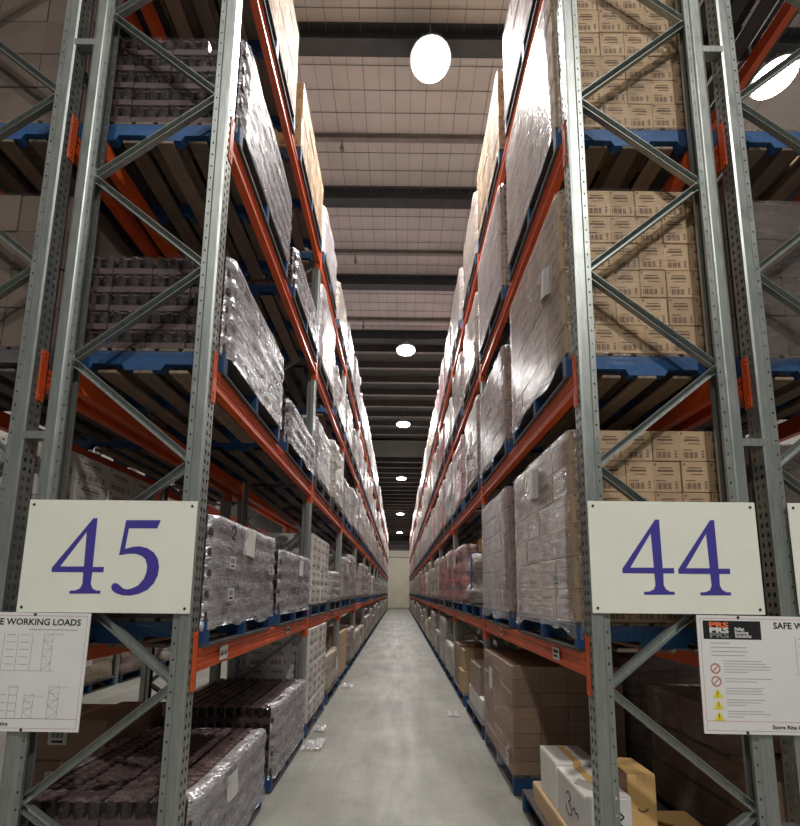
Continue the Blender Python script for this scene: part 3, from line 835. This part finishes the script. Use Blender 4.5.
def carton_thing(label, loc, sx, sy, sz, mat, rz=0.0, group=None, open_top=False, tape=True, name='carton', labelsheet=None):
    t = thing(name, label, 'box', loc, (0, 0, rz), group)
    if open_top:
        b = MB(); th = .006
        b.box(-sx / 2, sx / 2, -sy / 2, sy / 2, 0, th)
        b.box(-sx / 2, -sx / 2 + th, -sy / 2, sy / 2, th, sz); b.box(sx / 2 - th, sx / 2, -sy / 2, sy / 2, th, sz)
        b.box(-sx / 2 + th, sx / 2 - th, -sy / 2, -sy / 2 + th, th, sz); b.box(-sx / 2 + th, sx / 2 - th, sy / 2 - th, sy / 2, th, sz)
        link('body', b.mesh('body', M[mat]), t)
    else:
        link('body', box_mesh('body', sx, sy, sz, M[mat], .006), t)
        b = MB(); g = .002
        b.box(-sx / 2 + .003, -g, -sy / 2 + .003, sy / 2 - .003, sz, sz + .003); link('flap', b.mesh('flap', M[mat]), t)
        b = MB(); b.box(g, sx / 2 - .003, -sy / 2 + .003, sy / 2 - .003, sz, sz + .003); link('flap', b.mesh('flap', M[mat]), t)
        if tape:
            b = MB(); b.box(-.025, .025, -sy / 2 - .001, sy / 2 + .001, sz + .003, sz + .0038); b.box(-.025, .025, -sy / 2 - .0012, -sy / 2, sz - .06, sz + .003)
            link('tape', b.mesh('tape', M['cardt']), t)
    return t

# ---- right rack, floor level, front bay near side: loose cartons on a pallet
xp, yp = slot_xy('RA', 0, 0)
pallet(xp, yp, 0, where('RA', 0, 0, 0), 'bluewood', True)
carton_thing('low brown carton on the floor pallet under the white boxes', (1.13, 2.80, .15), .38, .92, .13, 'card', tape=False)
w1 = carton_thing('white carton standing behind the other white carton by the right rack', (1.09, 2.985, .284), .26, .30, .27, 'cardw')
w2 = carton_thing('white carton with black handwriting and a torn flap by right post', (1.08, 2.61, .284), .24, .40, .255, 'cardw')
b = MB()
def stroke(pts, side_x, wdt=.005):
    for p, r_ in zip(pts, pts[1:]): b.bar((side_x, p[0], p[1]), (side_x, r_[0], r_[1]), .002, wdt, side=(1, 0, 0))
stroke([(.06, .165), (.045, .185), (.02, .192), (0, .18), (-.002, .16), (.015, .145), (.03, .14), (.01, .132), (-.012, .115), (-.012, .09), (.005, .075), (.035, .07), (.06, .085), (.07, .11)], -.1215)
stroke([(-.03, .12), (-.05, .14), (-.07, .12), (-.09, .13), (-.11, .11)], -.1215, .006)
link('handwriting', b.mesh('handwriting', M['black']), w2)
b = MB()
pts3 = [(.02, .17), (.05, .19), (.075, .165), (.045, .14), (.08, .11), (.05, .08), (.02, .095)]
for p, r_ in zip(pts3, pts3[1:]): b.bar((p[0], -.2012, p[1]), (r_[0], -.2012, r_[1]), .002, .007, side=(0, 1, 0))
b.box(-.12, .10, -.2022, -.2, .035, .05)
link('handwriting', b.mesh('handwriting', M['black']), w2)
b = MB(); b.quad((-.12, -.05, .262), (.02, -.2, .262), (.0, -.22, .30), (-.11, -.1, .31)); b.quad((-.12, -.05, .2625), (-.11, -.1, .3105), (.0, -.22, .3005), (.02, -.2, .2625))
link('torn_flap', b.mesh('torn_flap', M['cardw']), w2)
carton_thing('flat tan carton under the tan box with a smile mark', (1.53, 2.62, .15), .38, .42, .14, 'cardt')
tb = carton_thing('tall tan carton with a small smile mark beside the right front post', (1.292, 2.60, .284), .15, .24, .34, 'cardt', )
b = MB()
for k in range(6):
    a0, a1 = math.pi * (1.15 + .7 * k / 6), math.pi * (1.15 + .7 * (k + 1) / 6)
    b.bar((.03 * math.cos(a0), -.1212, .19 + .03 * math.sin(a0)), (.03 * math.cos(a1), -.1212, .19 + .03 * math.sin(a1)), .0015, .008, side=(0, 1, 0))
link('smile_mark', b.mesh('smile_mark', M['ink']), tb)
b = MB(); b.quad((-.078, -.12, .34), (-.078, .12, .34), (-.086, .11, .21), (-.086, -.11, .21)); b.quad((-.0783, -.12, .341), (-.0862, -.11, .211), (-.0862, .11, .211), (-.0783, .12, .341))
link('flap', b.mesh('flap', M['cardb']), tb)
# ---- rack behind, floor level: heap of brown cartons under draped film
xq, yq = slot_xy('RB', 0, 0)
pallet(xq, yq, 0, where('RB', 0, 0, 0), 'bluewood', True)
hp = grid_load('draped_carton_stack', 'brown carton stack under draped clear plastic, behind the right end frame', 'pallet load', (xq, yq, PLH), 3, 3, 3, .298, .375, .26, CART['big'], 'carton', GL, 0, .012, drop=((0, 0, 2), (1, 0, 2)))
film_child(hp, .93, 1.16, .80, 77, 'filmc', 0, 0, .03)
b = MB(); n = 30; off = Vector((3, 9, 1))
PATH = [(-.480, .04), (-.477, .32), (-.473, .58), (-.466, .82), (-.22, .845), (.42, .85)]
def drape(u, v_):
    """sheet lying on the stack and hanging down its rack-side face in loose folds"""
    t_ = v_ * (len(PATH) - 1); k = min(int(t_), len(PATH) - 2); f_ = t_ - k
    x = PATH[k][0] + (PATH[k + 1][0] - PATH[k][0]) * f_; z = PATH[k][1] + (PATH[k + 1][1] - PATH[k][1]) * f_
    y = -.54 + u * 1.08
    d_ = abs(noise.noise(Vector((y * 8 + z * 3, z * 2.5, 2)) + off)) * .07
    return (x - (d_ if k < 3 else 0), y, z + (d_ * .6 if k >= 3 else 0))
for i in range(n):
    for j in range(n):
        b.v += [drape(i / n, j / n), drape((i + 1) / n, j / n), drape((i + 1) / n, (j + 1) / n), drape(i / n, (j + 1) / n)]
        q0 = len(b.v) - 4; b.f.append((q0, q0 + 1, q0 + 2, q0 + 3)); b.m.append(0)
link('plastic_drape', b.mesh('plastic_drape', M['drape'], True), hp)
# low stack on the third level behind right
x3, y3 = slot_xy('RB', 0, 0)
pallet(x3, y3, HS[3], where('RB', 3, 0, 0), 'bluewood', True)
carton_thing('small kraft carton alone on the third-level pallet behind right rack', (x3 + .15, y3 - .2, HS[3] + PLH), .3, .3, .14, 'card')
pallet(x3, y3, HS[4], where('RB', 4, 0, 0), 'darkwood', True)
x4, y4 = slot_xy('LB', 0, 0)
pallet(x4, y4, HS[4], where('LB', 4, 0, 0), 'darkwood', True)

# ---- left: two cartons on a floor pallet of the rack behind
x5, y5 = slot_xy('LB', 0, 0)
pallet(x5, y5 + .55, 0, where('LB', 0, 0, 0), 'bluewood', True)
for k, (lab, z) in enumerate((('lower brown carton with white label, floor pallet behind left end frame', .15), ('upper brown carton with white label, floor pallet behind left end frame', .418))):
    t = carton_thing(lab, (x5 + .14, y5 + .50, z), .56, .42, .262, 'cardb', .02 * (1 - 2 * k), 'brown cartons behind the left end frame')
    sheet('label_sheet', .13, .10, t, (-.05, -.213, .15), 0, ink=BARS)
carton_thing('plain brown carton right of the two labelled cartons, behind left rack', (x5 + .2, y5 + .93, .15), .40, .40, .45, 'cardb')
# ---- far left rack: a few loads across the next aisle
for lv, i, half, mat, h in ((0, 1, 0, 'w_brown', .45), (0, 1, 1, 'w_cream', .5), (0, 2, 0, 'w_brown', .55), (0, 2, 1, 'w_cream', .6), (0, 3, 0, 'w_brown', .5), (1, 1, 0, 'w_cream', .6), (1, 1, 1, 'w_brown', .7), (1, 2, 0, 'w_cream', .7), (1, 2, 1, 'w_brown', .6), (1, 3, 0, 'w_cream', .6)):
    plain_load('LC', lv, i, half, mat, h, 'bluewood', rnd)
for rn in ('LB', 'RB'):
    for lv, i, half, mat, h in ((1, 0, 1, 'w_pale', .9), (2, 0, 1, 'w_brown', .9), (3, 0, 1, 'w_brown', .9), (1, 1, 0, 'w_pale', .8), (2, 1, 0, 'w_brown', .9), (0, 0, 1, 'w_brown', .9), (0, 1, 0, 'w_brown', .9), (0, 1, 1, 'w_brown', .8), (0, 2, 0, 'w_brown', .9), (1, 1, 1, 'w_brown', .9)):
        if rn == 'LB' and lv == 0: continue
        plain_load(rn, lv, i, half, mat, h, 'bluewood', rnd)

# ---- right rack second bay, floor level: open cartons and a white box
xs, ys = slot_xy('RA', 1, 0); xt, yt = slot_xy('RA', 1, 1)
pallet(xs, ys, 0, where('RA', 0, 1, 0)); pallet(xt, yt, 0, where('RA', 0, 1, 1))
carton_thing('long low white carton on the floor pallet, right second bay', (1.12, ys + .05, .15), .34, .95, .22, 'cardw')
carton_thing('small kraft carton behind the second right post at floor level', (1.36, ys - .43, .15), .12, .22, .34, 'card')
carton_thing('brown wrapped carton standing on boxes in right second bay', (1.52, ys + .1, .15), .40, .8, .58, 'cardb')
carton_thing('upper brown carton on the white box, right second bay', (1.12, ys + .1, .376), .34, .62, .32, 'cardm')
carton_thing('low kraft carton, far pallet of the right second bay', (1.10, yt - .25, .15), .36, .4, .3, 'card')
carton_thing('stacked kraft carton, far pallet of the right second bay', (1.12, yt - .22, .456), .34, .36, .28, 'card')
carton_thing('brown carton behind kraft ones, far pallet, right second bay', (1.15, yt + .25, .15), .42, .44, .62, 'cardb')
carton_thing('kraft carton on top of the white bag with blue strap', (DEFER[0] - .1, DEFER[1] + .1, HS[1] + PLH + .655), .4, .5, .2, 'cardt')
# ---- left rack third bay: shelf with small kraft boxes
xu, yu = slot_xy('LA', 2, 0)
pallet(xu, yu, 0, where('LA', 0, 2, 0))
for k in range(3):
    for j in range(3):
        carton_thing(f'small kraft box, {["bottom", "middle", "top"][k]} tier, {["near", "centre", "far"][j]} column, left third bay', (xu + .25, yu - .38 + j * .36, .15 + k * .235), .34, .33, .23, 'card', group='small kraft boxes in the left third bay')

# ------------------------------------------------------------------ signs
FOUR_O = [(-.072, .185), (-.071, -.056), (-.016, -.055), (-.016, -.081), (-.07, -.081), (-.072, -.138), (-.062, -.159), (-.042, -.17), (-.022, -.17), (-.021, -.184), (-.17, -.186), (-.17, -.172), (-.143, -.17), (-.121, -.16), (-.112, -.138), (-.114, -.082), (-.269, -.082), (-.269, -.061), (-.092, .185)]
FOUR_I = [(-.118, .117), (-.114, -.054), (-.23, -.055)]
FIVE = [(.071, .177), (.242, .179), (.228, .138), (.088, .137), (.078, .034), (.114, .044), (.146, .048), (.186, .04), (.221, .018), (.243, -.012), (.253, -.05), (.25, -.094), (.234, -.132), (.206, -.163), (.167, -.183), (.125, -.192), (.087, -.191), (.053, -.181), (.033, -.165), (.029, -.147), (.038, -.134), (.054, -.133), (.071, -.145), (.086, -.158), (.106, -.163), (.127, -.159), (.158, -.144), (.183, -.113), (.194, -.078), (.194, -.046), (.183, -.015), (.162, .002), (.133, .011), (.1, .011), (.068, .006), (.052, .003)]
def glyph(name, outlines, mat, ext=.0006):
    cu = bpy.data.curves.new(name, 'CURVE'); cu.dimensions = '2D'; cu.fill_mode = 'BOTH'; cu.extrude = ext
    for pts in outlines:
        sp = cu.splines.new('POLY'); sp.points.add(len(pts) - 1); sp.use_cyclic_u = True
        for p, (x, z) in zip(sp.points, pts): p.co = (x, z, 0, 1)
    tmp = bpy.data.objects.new('tmp', cu); C.objects.link(tmp)
    me = bpy.data.meshes.new_from_object(tmp.evaluated_get(bpy.context.evaluated_depsgraph_get()))
    bpy.data.objects.remove(tmp); bpy.data.curves.remove(cu)
    me.name = name; me.materials.clear(); me.materials.append(mat); return me
G4 = glyph('numeral', [FOUR_O, FOUR_I], M['blueink']); G5 = glyph('numeral', [FIVE], M['blueink'])
sc = MB(); sc.cyl((0, 0, 0), .006, .004, 8); SCREW = sc.mesh('screw', M['black'])
YSIGN = Y0 - .012
def sign(label, cx, cz, glyphs, wd=.836, ht=.553):
    t = thing('row_number_sign', label, 'sign', (cx, YSIGN, cz), group='row number signs')
    link('panel', box_mesh('panel', wd, .004, ht, M['panel'], .001, False), t)
    for g, dx in glyphs: link('numeral', g, t, (dx, -.0027, 0), (math.pi / 2, 0, 0))
    for sx in (-1, 1):
        for sz in (-1, 1): link('screw', SCREW, t, (sx * (wd / 2 - .025), -.002, sz * (ht / 2 - .025)), (math.pi / 2, 0, 0))
sign('cream row sign with blue number 45 on the left end frame', -1.426, 1.732, [(G4, 0), (G5, 0)])
sign('cream row sign with blue number 44 on the right end frame', 1.356, 1.755, [(G4, .006), (G4, .280)])
sign('cream row sign cut by the right picture edge, on the rack behind', 2.357, 1.755, [])

# load notice boards
BW_, BHT = .865, .543
def notice(label, x0, ztop, rot):
    t = thing('load_notice_board', label, 'sign', (x0, YSIGN - .006, ztop), (0, rot, 0), 'safe working load boards')
    b = MB(); b.box(0, BW_, -.002, .002, -BHT, 0); link('panel', b.mesh('panel', M['board']), t)
    def flat(name, rects, mat, y=-.0026):
        b = MB()
        for x0_, x1_, d0, d1 in rects: b.quad((x0_, y, -d1), (x1_, y, -d1), (x1_, y, -d0), (x0_, y, -d0))
        return link(name, b.mesh(name, M[mat]), t)
    e = .014; lw = .0014
    flat('red_border', [(e, BW_ - e, e, e + lw), (e, BW_ - e, BHT - e - lw, BHT - e), (e, e + lw, e, BHT - e), (BW_ - e - lw, BW_ - e, e, BHT - e), (e, BW_ - e, BHT - .058, BHT - .058 + lw)], 'redline')
    flat('logo_block', [(.028, .305, .025, .112)], 'black')
    R90 = (math.pi / 2, 0, 0)
    for z, mt, bo in ((-.056, 'orangeprint', .0016), (-.081, 'whiteprint', .0016), (-.105, 'grey', .001)):
        text('logo_text', 'PRS', .034, t, (.056, -.0036, z), R90, M[mt], bold=bo).scale = (1.75, 1, 1)
    for k, wtx in enumerate(('Pallet', 'Racking', 'Solutions')): text('logo_text', wtx, .021, t, (.178, -.0036, -.070 - k * .0165), R90, M['whiteprint'], bold=.0006)
    text('title_text', 'SAFE WORKING LOADS', .0425, t, (.366, -.003, -.058), R90, M['black'], bold=.0007)
    text('footer_text', 'Store Rite Logistics', .024, t, (.318, -.003, -BHT + .026), R90, M['black'], bold=.0004).scale = (1.15, 1, 1)
    flat('contact_lines', [(.058, .15, .128, .132), (.058, .23, .148, .152), (.058, .235, .167, .171), (.058, .22, .185, .189)], 'greylight')
    flat('rule_lines', [(.115, .115 + wl, d - .014, d - .0105) for wl, d in ((.18, .225), (.20, .238), (.225, .251), (.215, .264), (.11, .276), (.22, .306), (.15, .319), (.18, .350), (.17, .362), (.18, .374), (.18, .402), (.16, .414), (.09, .426), (.17, .453), (.20, .465), (.08, .478))], 'greylight')
    flat('subtitle_line', [(.58, .81, .078, .081)], 'grey')
    for d in (.248, .307):
        b = MB(); b.disc((.073, -.0028, -d), .024, 'y', 20, 0, .0185); b.bar((.059, -.0028, -d - .014), (.087, -.0028, -d + .014), .0004, .0045)
        link('prohibition_icon', b.mesh('prohibition_icon', M['redline']), t)
    for d in (.376, .427, .478):
        d -= .014
        b = MB(); b.poly([(.050, -.0028, -d - .020), (.100, -.0028, -d - .020), (.075, -.0028, -d + .022)])
        ic = link('warning_icon', b.mesh('warning_icon', M['yellow']), t)
        b = MB(); b.quad((.0735, -.0032, -d - .008), (.0765, -.0032, -d - .008), (.0772, -.0032, -d + .010), (.0728, -.0032, -d + .010)); b.disc((.075, -.0032, -d - .014), .0022, 'y', 8)
        link('exclamation_mark', b.mesh('exclamation_mark', M['black']), ic)
    # rack drawings
    R_ = []
    def vline(x, d0, d1, lw=.0018): R_.append((x - .06 - lw / 2, x - .06 + lw / 2, d0, d1))
    def hline(x0_, x1_, d, lw=.0012): R_.append((x0_ - .06, x1_ - .06, d - lw / 2, d + lw / 2))
    for x in (.525, .592, .660): vline(x, .095, .27)
    for k in range(5):
        for x in (.525, .592): hline(x + .012, x + .055, .105 + k * .034, .0022)
    hline(.51, .78, .27)
    for x in (.715, .758): vline(x, .095, .27)
    for k in range(5): R_.append((.657, .696, .10 + k * .034, .1012 + k * .034))
    hline(.762, .81, .10)
    for x in (.582, .62): vline(x, .335, .485)
    for k in range(4): hline(.582, .62, .345 + k * .036, .002)
    for k in range(3): hline(.53, .57, .38 + k * .036, .002)
    for x0_, x1_, d0 in ((.655, .698, .375), (.768, .815, .335)):
        vline(x0_, d0, .485); vline(x1_, d0, .485)
        for k in range(int((.485 - d0) / .03)): hline(x0_, x1_, d0 + .006 + k * .03, .0012)
        hline(x1_ + .004, x1_ + .045, d0 + .01)
    hline(.50, .85, .485)
    b = MB()
    for x0_, x1_, d0, d1 in R_: b.quad((x0_, -.0026, -d1), (x1_, -.0026, -d1), (x1_, -.0026, -d0), (x0_, -.0026, -d0))
    for (xa, xb, d0, d1, n) in ((.715, .758, .095, .27, 5), (.655, .698, .375, .485, 4), (.768, .815, .335, .485, 5)):
        for k in range(n):
            a0 = d0 + (d1 - d0) * k / n; a1 = d0 + (d1 - d0) * (k + 1) / n
            p0, p1 = (xa, xb) if k % 2 else (xb, xa)
            b.bar((p0 - .06, -.0026, -a0), (p1 - .06, -.0026, -a1), .0002, .0014)
    link('rack_drawing', b.mesh('rack_drawing', M['grey']), t)
    for x in (.20, .60):
        for z in (-.008, -BHT + .008): link('screw', SCREW, t, (x, -.002, z), R90)
notice('white safe working loads board cut by left picture edge, below sign 45', -2.342, 1.458, 0.006)
notice('white safe working loads board cut by right picture edge, below sign 44', 1.433, 1.475, 0.008)

# ------------------------------------------------------------------ film scraps on the floor
for k, (x, y, sz, lab) in enumerate(((-.86, 4.75, .13, 'crumpled clear film scrap by the left pallets, nearest'), (-.90, 5.3, .10, 'crumpled clear film scrap by the left pallets, middle'), (-.84, 7.6, .12, 'crumpled clear film scrap by the left pallets, farthest'), (.72, 6.0, .10, 'small dark film scrap on the floor by the right rack'))):
    b = MB(); n = 7; off = Vector((k * 5, 2, 3))
    P = lambda i, j: ((i / n - .5) * sz * 1.6, (j / n - .5) * sz * 2.2, .005 + abs(noise.noise(Vector((i * .9, j * .9, k)) + off)) * sz * .7)
    for i in range(n):
        for j in range(n):
            q0 = len(b.v); b.v += [P(i, j), P(i + 1, j), P(i + 1, j + 1), P(i, j + 1)]; b.f.append((q0, q0 + 1, q0 + 2, q0 + 3)); b.m.append(0)
    tag(link('film_scrap', b.mesh('film_scrap', M['film'], True), None, (x, y, .0)), lab, 'plastic scrap', 'film scraps')
